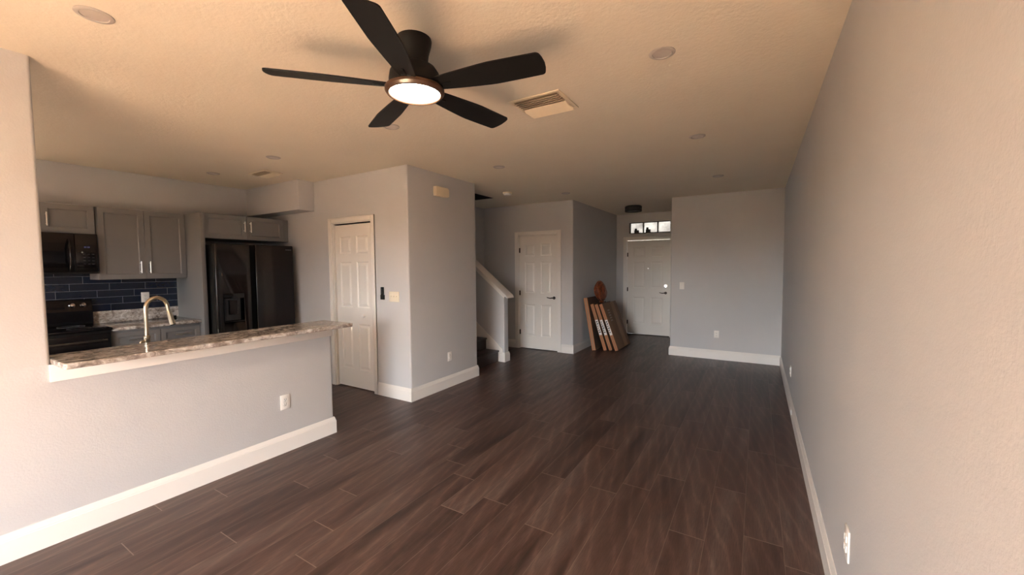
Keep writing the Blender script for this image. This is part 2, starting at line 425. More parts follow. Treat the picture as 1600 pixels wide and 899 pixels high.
# ---------------------------------------------------------------- baseboards
BH = .152; BT = .016
bprof = [(0, 0), (BT, 0), (BT, BH-.038), (BT-.003, BH-.034), (BT-.003, BH-.028), (BT-.006, BH-.020), (BT-.008, BH-.010), (BT-.012, BH), (0, BH)]
def base(name, path): m = MB(); m.sweep(path, bprof); return struct(m.build(name, M_TRIM, smooth=20))
base('baseboard_half_wall', [(XH-HWT, YPOST), (XH, YPOST), (XH, YH), (XH-HWT, YH), (XH-HWT, YH-.08)])
base('baseboard_pantry', [(-3.925, YP), (XP, YP), (XP, YP2), (XP-.10, YP2)])
base('baseboard_closet', [(-2.985, YC), (XA, YC), (XA, YD), (-2.60, YD)])
base('baseboard_nook', [(-4.65, SWY1), (-4.65, YC), (-3.935, YC)])
base('baseboard_far', [(XC, YD), (XC, YB), (XR, YB), (XR, YREAR)])

# ---------------------------------------------------------------- doors
six_rings = [(.012, .010), (.022, .010), (.048, .002)]
def six_panels(w, h, st=.115, mid=.10):
    pw = (w-2*st-mid)/2; k = h/2.11
    zz = [(.235*k, .835*k), (1.045*k, 1.63*k), (1.74*k, 1.96*k)]
    return [(x, a, x+pw, b) for a, b in zz for x in (st, st+pw+mid)]
def casing(root, w, h, cw=.062, t=.016):
    m = MB(); pr = lambda: None
    # mitred profile casing built from sweeps lying in the wall plane: outer band and inner bead
    for (x0, x1, z0, z1) in ((-cw, 0, 0, h+cw), (w, w+cw, 0, h+cw), (0, w, h, h+cw)):
        m.box(x0, -t, z0, x1, 0, z1, .003)
    for (x0, x1, z0, z1) in ((-cw, -cw+.014, 0, h+cw), (w+cw-.014, w+cw, 0, h+cw), (-cw, w+cw, h+cw-.014, h+cw)):
        m.box(x0, -t-.004, z0, x1, 0, z1, .003)
    for (x0, x1, z0, z1) in ((0, .012, 0, h), (w-.012, w, 0, h), (0, w, h-.012, h)):   # jamb
        m.box(x0, 0, z0, x1, .11, z1)
    return m.build('door_casing', M_TRIM, root)
def hinges(leaf, x, zs):
    for z in zs:
        m = MB(); m.cyl((x, -.006, z-.045), (x, -.006, z+.045), .007, 10); m.box(x-.002, -.004, z-.045, x+.02, .001, z+.045)
        m.build('hinge', M_OILBRONZE, leaf, 'dark hinge')
def lever(leaf, x, z, s=-1):
    m = MB(); m.cyl((x, -.012, z), (x, .0, z), .028, 20, bev=.003); m.cyl((x, -.05, z), (x, -.01, z), .011, 12)
    m.tube([(x, -.05, z), (x+s*.02, -.055, z+.002), (x+s*.06, -.052, z-.004), (x+s*.105, -.048, z+.004), (x+s*.125, -.046, z+.01)], [.010, .011, .009, .0075, .006], 10)
    m.build('lever_handle', M_OILBRONZE, leaf, 'dark bronze lever handle')

# pantry bifold door (door_1)
w_ = PDX1-PDX0
r = sroot('door_1', (PDX0, YP, 0)); casing(r, w_, DH)
m = MB(); lw = w_-.038
pan = six_panels(lw, 2.085, .085, .105)
m.panelled(lw, 2.085, .032, pan, six_rings)
leaf = m.build('door_leaf', M_DOOR, r, smooth=0); leaf.location = (.022, .028, .012)
m = MB(); m.lathe([(0, 0), (.010, 0), (.009, .012), (.017, .02), (.020, .028), (.016, .036), (0, .04)], 20, Matrix.Translation((lw*.745, 0, .932)) @ Matrix.Rotation(R(90), 4, 'X'))
m.build('door_knob', M_PLATE, leaf)
m = MB(); m.box(.012, .02, DH-.012-.006, w_-.012, .07, DH-.012); m.build('door_track', M_DARKSLOT, r)
# closet door (door_2)
w_ = CDX1-CDX0
r = sroot('door_2', (CDX0, YC, 0)); casing(r, w_, DH, .07)
m = MB(); lw = w_-.030; m.panelled(lw, 2.10, .035, six_panels(lw, 2.10, .115, .12), six_rings)
leaf = m.build('door_leaf', M_DOOR, r, smooth=0); leaf.location = (.015, .014, .012)
hinges(leaf, -.002, (.30, 1.04, 1.84)); lever(leaf, lw-.062, .965)
# front door (door_3)
w_ = FDX1-FDX0
r = sroot('door_3', (FDX0, YD, 0)); casing(r, w_, DH, .066)
m = MB(); lw = w_-.03; m.panelled(lw, 2.09, .045, six_panels(lw, 2.09, .135, .135), [(.012, .008), (.024, .008), (.05, .002)])
leaf = m.build('door_leaf', M_DOOR, r, smooth=0); leaf.location = (.015, .03, .018)
hinges(leaf, -.002, (.26, 1.00, 1.78)); lever(leaf, lw-.075, .935)
bores = MB(); bores.cyl((lw-.075, -.02, 1.09), (lw-.075, .08, 1.09), .030, 28); cut = bores.build('cut', M_DOOR, leaf)
bores = MB(); bores.cyl((lw/2, -.02, 1.47), (lw/2, .08, 1.47), .0075, 16); cut2 = bores.build('cut', M_DOOR, leaf)
for c_ in (cut, cut2):
    bo = leaf.modifiers.new('bore', 'BOOLEAN'); bo.object = c_; bo.solver = 'EXACT'
dg = bpy.context.evaluated_depsgraph_get(); dg.update()
nm = bpy.data.meshes.new_from_object(leaf.evaluated_get(dg)); leaf.modifiers.clear(); leaf.data = nm
bpy.data.objects.remove(cut); bpy.data.objects.remove(cut2)
for rr_, x_, z_, nm_, lb_ in ((.030, lw-.075, 1.09, 'lock_bore_ring', 'round open lock bore with daylight in it'), (.0075, lw/2, 1.47, 'peephole', 'small peephole ring')):
    m = MB(); m.lathe([(rr_, 0), (rr_+.005, 0), (rr_+.004, .004), (rr_, .004), (rr_, 0)], 28, Matrix.Translation((x_, 0, z_)) @ Matrix.Rotation(R(90), 4, 'X'))
    m.build(nm_, M_STEEL, leaf, lb_)
m = MB(); m.box(0, -.02, 0, w_, .08, .016, .004); m.build('threshold', M_OILBRONZE, r, 'dark door threshold')
# transom window (window_2)
r = sroot('window_2', (TX0, YD, TZ0)); tw = FDX1-TX0+.0; th = TZ1-TZ0
m = MB(); m.box(-.0, .03, 0, .018, .09, th); m.box(tw-.012, .03, 0, tw, .09, th); m.box(0, .03, 0, tw, .09, .018); m.box(0, .03, th-.012, tw, .09, th)
for x in (.298, .605): m.box(x-.012, .03, 0, x+.012, .09, th)
m.build('window_frame', M_OILBRONZE, r, 'dark transom frame')
m = MB(); m.box(-.02, -.006, -.02, tw, .03, 0, .002); m.build('window_sill', M_WALL, r)
def obscure():
    m, t, p = nodes('obscure glass'); p.inputs['Base Color'].default_value = (.92, .86, .78, 1)
    p.inputs['Transmission Weight'].default_value = 1; p.inputs['Roughness'].default_value = .28; p.inputs['IOR'].default_value = 1.12
    n = noise(t, mapping(t, (1, 1, 1)), 45, 3); bump(t, p, n, .8, .01)
    t.links.new(ramp(t, noise(t, mapping(t, (1, 1, 1)), 5, 4), [(.3, (.013, .011, .0095)), (.7, (.036, .032, .027))]), p.inputs['Base Color'])
    return m
M_OBS = obscure()
for x0, x1 in ((.018, .286), (.31, .593), (.617, tw-.012)):
    m = MB(); m.box(x0, .055, .018, x1, .061, th-.012); m.build('window_pane', M_OBS, r)

# ---------------------------------------------------------------- stairs, knee wall and handrail cap
KY0, KY1, KX = 5.495, 5.622, -3.487
SL = .80
def kz(x): return 1.06 + SL*(KX-x)
m = MB(); xt = -5.4
m.prism([(KX, 0), (KX, kz(KX)), (xt, kz(xt)), (xt, 0)], KY0, KY1, 'y')
bmesh.ops.bevel(m.bm, geom=[e for e in m.bm.edges if all(abs(v.co.x-KX) < 1e-4 for v in e.verts) and abs(e.verts[0].co.y-e.verts[1].co.y) < 1e-4], offset=.014, segments=4, affect='EDGES', profile=.5)
struct(m.build('wall_knee', M_WALL))
r = thing('stair_rail_cap', 'white painted sloping rail cap on top of the low stair wall', 'handrail', (KX, (KY0+KY1)/2, 1.06))
m = MB(); L = abs(xt-KX); dz = lambda u: SL*(-u)
m.prism([(.085, dz(.085)+.052), (.075, dz(.075)+.082), (xt-KX, dz(xt-KX)+.082), (xt-KX, dz(xt-KX)+.045), (.075, dz(.075)+.045)], -.105, .105, 'y', bev=.004)
m.build('cap_board', M_TRIM, r)
m = MB()
m.prism([(.012, dz(.012)+.0), (.012, dz(.012)+.048), (xt-KX, dz(xt-KX)+.048), (xt-KX, dz(xt-KX)-.012), (.012, dz(.012)-.012)], -.082, -.0645, 'y', bev=.003)
m.prism([(.012, dz(.012)+.0), (.012, dz(.012)+.048), (xt-KX, dz(xt-KX)+.048), (xt-KX, dz(xt-KX)-.012), (.012, dz(.012)-.012)], .0645, .082, 'y', bev=.003)
m.prism([(.0, .002), (.03, .0), (.03, .028), (.0, .052)], -.082, .082, 'y', bev=.003)
m.build('cove_moulding', M_TRIM, r)
base('baseboard_knee', [(-3.577, KY0), (KX, KY0), (KX, KY1), (xt+.7, KY1)])
m = MB()    # sloped stringer board
def sz(x): return .21 + SL*(-3.52-x)
m.prism([(-3.52, .13), (-3.52, .21), (-5.3, sz(-5.3)), (-5.3, sz(-5.3)-.5), (-3.66, .0), (-3.577, .0), (-3.577, .13)], KY0-.014, KY0, 'y', bev=.002)
struct(m.build('trim_2', M_TRIM))
M_STAIR = simple('dark stair tread', (.030, .019, .015), .42)
SX, RUN, RISE = -3.60, .238, .187
r = sroot('stairs', (SX, 0, 0))

for i in range(11):
    m = MB(); x = -RUN*i
    m.box(x-RUN-.01, YP2+.001, RISE*(i+1)-.028, x+.022, KY0-.0145, RISE*(i+1), .006)
    m.build('stair_tread', M_STAIR, r, 'dark brown stair tread')
    m = MB(); m.box(x-RUN, YP2+.002, 0 if i < 1 else RISE*i-.02, x, KY0-.015, RISE*(i+1)-.028)
    m.build('stair_riser', M_STAIR, r, 'dark brown stair riser')

# ---------------------------------------------------------------- bar top
r = thing('bar_top', 'long streaked granite bar top on the half wall beside the kitchen', 'bar counter', (XH, YCOL, 1.018))
m = MB()
XB0, XB1 = -3.545-XH, -3.112-XH; L = 2.358-YCOL
m.prism([(XB0, .001), (XB1-.008, .001), (XB1, .009), (XB1, L-.008), (XB1-.008, L), (XB0, L)], 0, .032)
b = bmesh.new()
o = m.build('bar_slab', M_GRANITE, r)
bv = o.modifiers.new('b', 'BEVEL'); bv.width = .006; bv.segments = 3
m = MB(); m.box(XH, YCOL-.008, .920, XH+.018, YH, 1.0175, .003); struct(m.build('trim_5', M_TRIM))

# ---------------------------------------------------------------- kitchen
def shaker(mb, w, h, t=.02, fr=.058, M=None):
    mb.panelled(w, h, t, [(fr, fr, w-fr, h-fr)], [(.005, .003), (.008, .012)], M)
def bar_pull(parent, p, L=.135, vert=True, out=.034):
    x, y, z = p; m = MB(); d = (0, 0, 1) if vert else (1, 0, 0); c = Vector((x, y-out, z)); dv = Vector(d)
    m.cyl(c-dv*L/2, c+dv*L/2, .006, 12, bev=.001)
    for s in (-.36, .36): m.cyl(c+dv*L*s, c+dv*L*s+Vector((0, out, 0)), .0045, 10)
    return m.build('handle', M_STEEL, parent, 'brushed steel bar pull')
RZ90 = R(90)   # local -y faces +x, local x runs along +y
def cabinet(name, label, y0, y1, z0, z1, xf, doors, group=None):
    """doors = [(u0,w0,u1,w1,handle(u,w) or None,vertical,kind)] in cabinet coordinates"""
    W, D, Hh = y1-y0, xf-.02-XK-.003, z1-z0
    r = thing(name, label, 'cabinet', (xf-.02, y0, z0), RZ90, group)
    m = MB(); m.box(0, 0, 0, W, D, Hh, .001); m.build('cabinet_body', M_CAB, r)
    for (u0, w0, u1, w1, hd, vert, kind) in doors:
        m = MB(); shaker(m, u1-u0, w1-w0, .019, .05 if kind == 'door' else .042)
        d = m.build(kind, M_CAB, r, smooth=0); d.location = (u0, -.02, w0)
        if hd: bar_pull(d, (hd[0]-u0, 0, hd[1]-w0), .135 if vert else .15, vert)
    return r
UF = -6.067
cabinet('wall_cabinet', 'grey two door shaker wall cabinet over the granite counter, right of the microwave', 1.424, 2.211, 1.44, 2.226, UF,
        [(.006, .004, .3925, .782, (.345, .135), True, 'door'), (.3965, .004, .783, .782, (.426, .135), True, 'door')])
cabinet('wall_cabinet', 'small grey shaker cabinet directly above the black microwave', .64, 1.414, 1.927, 2.224, UF,
        [(.388, .003, .770, .294, (.424, .133), True, 'door'), (.003, .003, .384, .294, (.348, .133), True, 'door')])
cabinet('fridge_cabinet', 'grey two door cabinet above the black refrigerator', 2.262, 3.318-.001, 1.925, 2.232, -5.73,
        [(.012, .003, .494, .300, (.462, .165), True, 'door'), (.497, .003, .976, .300, (.535, .165), True, 'door')])
r = tag(MB().box(XK+.003, 2.2145, 0, -5.670, 2.260, 2.226, .001).build('cabinet_side_panel', M_CAB), 'tall grey side panel between the kitchen counter and the refrigerator', 'panel')
cabinet('base_cabinet', 'grey base cabinet with drawer beside the black range', 1.424, 1.829, 0.0, .899, -5.78,
        [(.004, .70, .401, .870, (.2, .79), False, 'drawer'), (.004, .11, .401, .695, (.35, .60), True, 'door')])
cabinet('base_cabinet', 'grey base cabinet with drawer beside the tall side panel', 1.830, 2.213, 0.0, .899, -5.78,
        [(.004, .70, .379, .870, (.2, .79), False, 'drawer'), (.004, .11, .379, .695, (.05, .60), True, 'door')])
r = thing('kitchen_worktop', 'short granite worktop with upstand between the range and tall side panel', 'countertop', (XK, 1.424, .905))
m = MB(); m.box(.003, 0, 0, -5.735-XK, .789, .034, .005); m.build('worktop_slab', M_GRANITE_SIDE, r)
m = MB(); m.box(.003, 0, .0345, .022, .789, .170, .002); m.build('upstand', M_GRANITE_SIDE, r)
m = MB(); m.box(XK+.0005, -.3, 1.0755, XK+.010, 2.213, 1.505); o = m.build('trim_4', M_TILE, smooth=0); struct(o)

# range
r = thing('kitchen_range', 'black glass top electric range under the microwave', 'stove', (-5.76, .652, 0), RZ90); W = .762
m = MB(); m.box(0, 0, .02, W, .62, .925, .004); m.build('range_body', M_BLKPLAS, r)
m = MB(); m.box(-.004, -.045, .925, W+.004, .60, .95, .006)
ct = m.build('cooktop', M_BLKGLASS, r)
for (u, v_, q) in ((.2, .14, .10), (.56, .14, .085), (.2, .42, .075), (.56, .42, .10)):
    m = MB(); Mx = Matrix.Translation((u, v_, .9503)); m.lathe([(q, 0), (q+.003, 0), (q+.003, .0006), (q, .0006), (q, 0)], 40, Mx); m.build('burner_ring', simple('grey burner print', (.12, .12, .12), .3), ct)
m = MB(); m.prism([(.555, .95), (.62, .95), (.62, 1.225), (.585, 1.225), (.56, 1.112), (.555, 1.10)], 0, W, 'x', bev=.004)
bg_ = m.build('back_guard', M_BLKSTEEL, r)
m = MB(); m.prism([(.553, .955), (.56, .955), (.562, 1.10), (.555, 1.10)], .002, W-.002, 'x'); m.build('guard_glass', M_BLKGLASS, bg_)
ta = math.atan2(.025, .113)
for u in (.06, .15, .605, .69):
    Mx = Matrix.Translation((u, .5715, 1.165)) @ Matrix.Rotation(R(90)-ta, 4, 'X')
    m = MB(); m.lathe([(0, 0), (.026, 0), (.026, .006), (.019, .012), (.017, .03), (0, .032)], 24, Mx); m.box(-.004, -.017, .028, .004, .017, .038, .001, M=Mx)
    m.build('knob', simple('dark steel knob', (.35, .34, .33), .2, 1), bg_, 'steel capped knob')
m = MB(); Mx = Matrix.Translation((.38, .5735, 1.165)) @ Matrix.Rotation(R(90)-ta, 4, 'X'); m.box(-.17, -.038, 0, .17, .038, .004, .001, M=Mx); m.build('control_display', M_BLKGLASS, bg_)
m = MB(); m.box(.01, -.035, .20, W-.01, 0, .895, .006); dr = m.build('oven_door', M_BLKGLASS, r)
m = MB(); m.cyl((.05, -.085, .83), (W-.05, -.085, .83), .013, 14); m.cyl((.07, -.085, .83), (.07, -.03, .83), .01, 10); m.cyl((W-.07, -.085, .83), (W-.07, -.03, .83), .01, 10)
m.build('oven_handle', simple('dark steel bar', (.10, .10, .10), .3, 1), dr)
m = MB(); m.box(.01, -.03, .03, W-.01, 0, .19, .005); m.build('drawer', M_BLKPLAS, r)

# microwave
r = thing('microwave', 'black over the range microwave with curved handle', 'microwave', (-6.03, .644, 1.507), RZ90); W = .764; Hm = .417
m = MB(); m.box(0, 0, 0, W, .365, Hm, .003); m.build('microwave_body', M_BLKPLAS, r)
m = MB(); m.box(0, -.035, .02, .592, 0, Hm, .005); dr = m.build('door', M_BLKSTEEL, r)
m = MB(); m.box(.03, -.038, .065, .535, -.034, .315, .002); m.build('door_glass', M_BLKGLASS, dr)
m = MB(); pts = [(.552, -.035-.045*math.sin(PI*k/12)**.6, .035+.32*k/12) for k in range(13)]; m.tube(pts, .009, 12); m.build('handle', M_BLKSTEEL, dr, 'curved vertical handle')
m = MB(); m.box(.595, -.035, .02, W, 0, Hm, .005); cp = m.build('control_panel', M_BLKSTEEL, r)
m = MB(); m.box(.602, -.038, .065, W-.02, -.034, .302, .002); kp = m.build('keypad', M_BLKGLASS, cp)
m = MB()
for i in range(4):
    x = .66+i*.010+(.004 if i > 1 else 0)
    m.box(x, -.0388, .272, x+.006, -.0378, .274); m.box(x, -.0388, .281, x+.006, -.0378, .283); m.box(x+.004, -.0388, .272, x+.006, -.0378, .283)
m.build('clock_digits', simple('clock glow', (.1, .1, .2), .5, emit=(.35, .40, 1.), es=.12), kp, 'faint blue clock digits')
M_KEY = simple('grey key print', (.03, .03, .035), .5)
for i in range(4):
    for j in range(3): MB().box(.65+j*.032, -.0386, .10+i*.034, .668+j*.032, -.0378, .106+i*.034).build('key', M_KEY, kp)
m = MB(); m.box(.0, -.036, .001, W, .30, .018); m.build('vent_grille', M_BLKPLAS, r)

# refrigerator
FX = -5.50; r = thing('refrigerator', 'black stainless side by side refrigerator with dispenser', 'refrigerator', (FX-.075, 2.283, 0), RZ90); W = .948
m = MB(); m.box(.01, 0, .02, W-.01, .72, 1.845, .004); m.build('fridge_body', M_BLKPLAS, r)
def fdoor(u0, u1):
    m = MB(); m.box(u0, -.075, .06, u1, -.006, 1.855, .012, 4); return m
d1 = fdoor(0, .392).build('door', M_BLKSTEEL, r)
bo = d1.modifiers.new('cut', 'BOOLEAN')
cm = MB(); cm.box(.078, -.08, .905, .300, -.025, 1.185); cut = cm.build('cut', M_BLKPLAS); cut.location = (0, 0, 0)
bo.object = cut; cut.parent = r
dg = bpy.context.evaluated_depsgraph_get(); dg.update()
nm = bpy.data.meshes.new_from_object(d1.evaluated_get(dg)); d1.modifiers.clear(); d1.data = nm
bpy.data.objects.remove(cut)
m = MB(); m.box(.072, -.078, 1.185, .306, -.06, 1.245, .003); m.box(.072, -.078, .895, .306, -.06, .906, .003)
for x in (.072, .300): m.box(x, -.078, .906, x+.006, -.03, 1.185)
m.box(.078, -.028, .905, .300, -.0245, 1.185)
dp = m.build('dispenser', M_BLKGLASS, d1, 'black ice and water dispenser')
m = MB(); m.box(.15, -.05, .985, .235, -.03, 1.16, .006); m.build('paddle', M_BLKPLAS, dp)
d2 = fdoor(.455, W).build('door', M_BLKSTEEL, r)
m = MB()
for i in range(7): m.box(W-.105+i*.012, -.0756, 1.795, W-.0975+i*.012, -.0745, 1.803)
m.build('brand_mark', simple('grey badge', (.35, .34, .33), .4), d2, 'tiny grey lettering mark')
m = MB(); m.box(.392, -.045, .06, .455, -.006, 1.85); m.build('handle_channel', M_DARKSLOT, r, 'black handle channel between the doors')
m = MB(); m.box(.01, -.04, .012, W-.01, .0, .055); m.build('kick_plate', M_BLKPLAS, r)

# sink run behind the half wall
r = thing('sink_cabinet', 'grey sink base cabinet run behind the half wall', 'cabinet', (XH-HWT-BT-.002, -.1, 0), -RZ90)
m = MB(); m.box(-2.38, -.58, 0, 0, -.0, .90, .001); m.build('cabinet_body', M_CAB, r)
for i in range(4):
    m = MB(); shaker(m, .585, .76); d = m.build('door', M_CAB, r, smooth=0); d.location = (-2.375+.593*i, -.60, .11)
r = thing('sink_worktop', 'granite sink worktop hidden behind the raised bar', 'countertop', (XH-HWT, -.1, .903))
m = MB(); m.box(-.65, 0, 0, -.003, 2.38, .032, .004); wt = m.build('worktop_slab', M_GRANITE, r)
m = MB(); m.box(-.53, .85, .0325, -.13, 1.6, .035, .001); m.build('sink_rim', M_STEEL, wt)

# faucet
r = thing('kitchen_faucet', 'tall gooseneck champagne nickel pull down faucet behind the bar top', 'faucet', (-3.585, 1.06, .9355), R(8))
r.location = (-3.600, 1.063, .9355)
m = MB(); m.lathe([(0, 0), (.027, 0), (.027, .006), (.020, .012), (.0175, .05), (.0175, .13), (.019, .135), (.019, .15), (.0145, .155), (0, .155)], 24); m.build('base', M_NICKEL, r)
arcp = [(0, 0, .15), (0, 0, .25), (0, 0, .330)]
RA = .065
for k in range(1, 13):
    a = PI - PI*1.0*k/12; arcp.append((0, RA+RA*math.cos(a), .335+.078*math.sin(a)))
sc_ = 1.0
arcp.append((0, 2*RA+.003, .315))
m = MB(); m.tube(arcp, .0125, 14); m.build('spout', M_NICKEL, r)
m = MB(); m.cyl((0, 2*RA+.003, .318), (0, 2*RA+.010, .285), .0145, 18); m.cyl((0, 2*RA+.010, .287), (0, 2*RA+.026, .215), .0150, 18, .019)
sh = m.build('spray_head', M_NICKEL, r)
m = MB(); m.cyl((.0, 2*RA+.026, .2155), (0, 2*RA+.0275, .209), .0165, 18); m.build('nozzle', M_DARKSLOT, sh)
m = MB(); m.box(-.006, 2*RA+.036, .243, .006, 2*RA+.050, .275, .003); m.build('spray_button', M_DARKSLOT, sh)
m = MB(); m.cyl((0, -.012, .115), (0, -.036, .115), .010, 14); m.tube([(0, -.034, .115), (0, -.042, .10), (.005, -.046, .06)], [.007, .006, .005], 10); m.build('handle', M_NICKEL, r)

# ---------------------------------------------------------------- ceiling fan
FCX, FCY = -1.512, 1.553
r = thing('ceiling_fan', 'low profile black five blade ceiling fan with lit round light', 'ceiling fan', (FCX, FCY, H))
m = MB(); m.lathe([(0, -.0005), (.086, -.0005), (.088, -.008), (.085, -.03), (.072, -.075), (.068, -.11), (.070, -.135), (0, -.135)], 40)
cn = m.build('canopy', M_BLACK, r)
for a in (250, 70):
    m = MB(); m.cyl((.085*math.cos(R(a)), .085*math.sin(R(a)), -.014), (.091*math.cos(R(a)), .091*math.sin(R(a)), -.014), .004, 10); m.build('screw', M_STEEL, cn, 'small bright screw')
m = MB(); m.lathe([(0, -.130), (.075, -.130), (.105, -.145), (.122, -.17), (.128, -.205), (.128, -.232), (.118, -.245), (0, -.245)], 48); m.build('motor_housing', M_BLACK, r)
m = MB(); m.lathe([(.110, -.242), (.140, -.242), (.1485, -.25), (.1485, -.262), (.140, -.274), (.130, -.276), (.126, -.272), (.125, -.262), (.110, -.262), (.110, -.242)], 64); rg = m.build('light_ring', M_BRONZE, r, 'bronze ring round the light')
m = MB(); m.lathe([(0, -.2755), (.06, -.275), (.11, -.272), (.1245, -.266), (.1245, -.2625), (0, -.2625)], 48)
m.build('lamp_lens', simple('lit fan lens', (.9, .85, .75), .4, emit=(1., .83, .60), es=FAN_LIGHT), r, 'glowing round lens')
def blade_mesh(pitch):
    m = MB(); n = 14; b = bmesh.new()
    outl = []
    R0, R1 = .125, .686
    def hw(s):       # half width along the blade: leading, trailing
        return .042+.030*min(1, s/.55)**.8 - .006*max(0, s-.6)
    up_ = []; lo = []
    for i in range(n+1):
        s = i/n; x = R0+(R1-.028-R0)*s
        up_.append((x, hw(s)+.004*math.sin(PI*s))); lo.append((x, -hw(s)))
    tip = []
    w1 = hw(1)
    for k in range(1, 6):
        a = R(90-90*k/6); tip.append((R1-.030+.022*math.cos(a), w1-.024+.024*math.sin(a)))
    tip.append((R1-.004, w1-.035)); tip.append((R1, 0)); tip.append((R1-.004, -w1+.035))
    for k in range(1, 6):
        a = R(-90*k/6); tip.append((R1-.030+.022*math.cos(a), -w1+.024+.024*math.sin(a)))
    pts = up_+tip+lo[::-1]
    Mx = Matrix.Translation((0, 0, -.238)) @ Matrix.Rotation(R(pitch), 4, 'X')
    m.prism(pts, -.0035, .0035, 'z', Mx)
    return m
ph0 = -133.3
for k in range(5):
    b = blade_mesh(-13).build('fan_blade', M_BLACK, r); b.rotation_euler = (0, 0, R(ph0+72*k))
    Mx = Matrix.Translation((0, 0, -.238)) @ Matrix.Rotation(R(-13), 4, 'X')
    m = MB(); m.box(.085, -.022, -.010, .150, .022, .002, .003, M=Mx); m.box(.14, -.006, -.0085, .205, .006, -.0035, .002, M=Mx)
    m.box(.13, -.026, -.0075, .15, .026, -.0035, .001, M=Mx)
    m.build('blade_iron', M_BLACK, b)

# ---------------------------------------------------------------- ceiling fittings
M_CANRING = simple('recessed light trim', (.50, .47, .44), .4)
M_CANLENS = simple('recessed light lens', (.60, .56, .52), .35)
def can(loc, label):
    r = thing('recessed_light', label, 'ceiling light', (loc[0], loc[1], H), 0, 'recessed ceiling lights')
    m = MB(); m.lathe([(.048, -.0005), (.068, -.0005), (.068, -.003), (.060, -.0075), (.050, -.0075), (.048, -.004), (.048, -.0005)], 40); m.build('trim_ring', M_CANRING, r)
    m = MB(); m.lathe([(0, -.005), (.03, -.005), (.0478, -.004), (.0478, -.0005), (0, -.0005)], 32); m.build('lens', M_CANLENS, r); return r
proto = can((-2.591, .642), 'round flush recessed light, unlit, in the top left corner of the photo')
for x, y, lb in [(-.467, 2.363, 'round unlit recessed light nearest the right wall, beyond the right fan blade'),
                 (-.485, 4.017, 'unlit recessed light, middle of the row of three along the right wall'),
                 (-.460, 5.921, 'tiny unlit recessed light farthest away along the right wall'),
                 (-2.580, 3.980, 'small unlit recessed light beside the cream door chime corner'),
                 (-4.320, 2.364, 'small unlit recessed light over the kitchen, right above the small ceiling vent'),
                 (-5.634, 2.361, 'small unlit recessed light over the kitchen wall cabinets, left of the small vent'),
                 (-2.610, 5.958, 'tiny unlit recessed light in front of the white closet door wall'),
                 (-2.588, 2.375, 'unlit recessed light partly hidden behind the lower left fan blade')]:
    c = copy_tree(proto); c.location = (x, y, H); c['label'] = lb

def vent(label, x0, y0, x1, y1, split, along_x=True, sc=1.):
    W, D = x1-x0, y1-y0
    r = thing('ceiling_vent', label, 'air vent', ((x0+x1)/2, (y0+y1)/2, H))
    m = MB(); f = .028*sc; t = .009
    for (a, b_, c, d) in ((-W/2, -D/2, W/2, -D/2+f), (-W/2, D/2-f, W/2, D/2), (-W/2, -D/2+f, -W/2+f, D/2-f), (W/2-f, -D/2+f, W/2, D/2-f)):
        m.box(a, b_, -t, c, d, -.0005, .003)
    m.build('vent_frame', M_CREAM2, r)
    m = MB(); m.box(-W/2+f, -D/2+f, -.0015, W/2-f, D/2-f, -.0005); m.build('vent_duct', M_DUCT, r)
    n = 10; step = (D-2*f)/n
    for i in range(n):
        yc = -D/2+f+step*(i+.5); ang = 38 if i < n*split else -38
        Mx = Matrix.Translation((0, yc, -.014)) @ Matrix.Rotation(R(ang*.85), 4, 'X')
        m = MB(); m.box(-W/2+f, -.021, -.0008, W/2-f, .021, .0008, M=Mx); m.build('vent_louver', M_CREAM2, r)
    return r
M_DUCT = simple('tan duct', (.30, .24, .16), .6)
M_CREAM2 = simple('cream vent paint', (.80, .72, .56), .4)
vent('large cream square air vent on the ceiling right of the fan', -1.515, 2.465, -1.13, 2.815, .5)
vent('small cream air vent on the kitchen ceiling above the cabinets', -5.30, 2.587, -4.94, 2.815, .5)

r = thing('smoke_detector', 'round white smoke detector on the ceiling by the stair opening', 'smoke detector', (-3.346, 5.401, H))
m = MB(); m.lathe([(0, -.0005), (.07, -.0005), (.07, -.012), (.066, -.018), (0, -.018)], 36); m.build('mount_plate', M_CREAM, r)
m = MB(); m.lathe([(0, -.018), (.060, -.018), (.060, -.028), (.052, -.042), (.03, -.048), (0, -.049)], 36); m.build('detector_cover', M_PLATE, r)

r = thing('flush_mount_light', 'black drum flush mount ceiling light in front of the front door', 'ceiling light', (-2.072, 7.95, H))
m = MB(); m.lathe([(0, -.0005), (.14, -.0005), (.14, -.014), (0, -.014)], 40); m.build('ceiling_plate', M_BLACK, r)
m = MB()
for z in (-.022, -.098): m.lathe([(.150, z-.010), (.158, z-.010), (.158, z+.010), (.150, z+.010), (.150, z-.010)], 48)
for k in range(24):
    a = 2*PI*k/24; a2 = 2*PI*(k+1)/24
    for s0, s1 in ((-.088, -.032), (-.032, -.088)):
        m.cyl((.154*math.cos(a), .154*math.sin(a), s0), (.154*math.cos(a2), .154*math.sin(a2), s1), .0035, 6)
m.build('drum_frame', M_BLACK, r, 'open black lattice drum')
m = MB(); m.lathe([(0, -.014), (.128, -.014), (.135, -.09), (.12, -.100), (0, -.102)], 40); m.build('glass_shade', simple('smoky shade', (.06, .05, .045), .25), r)

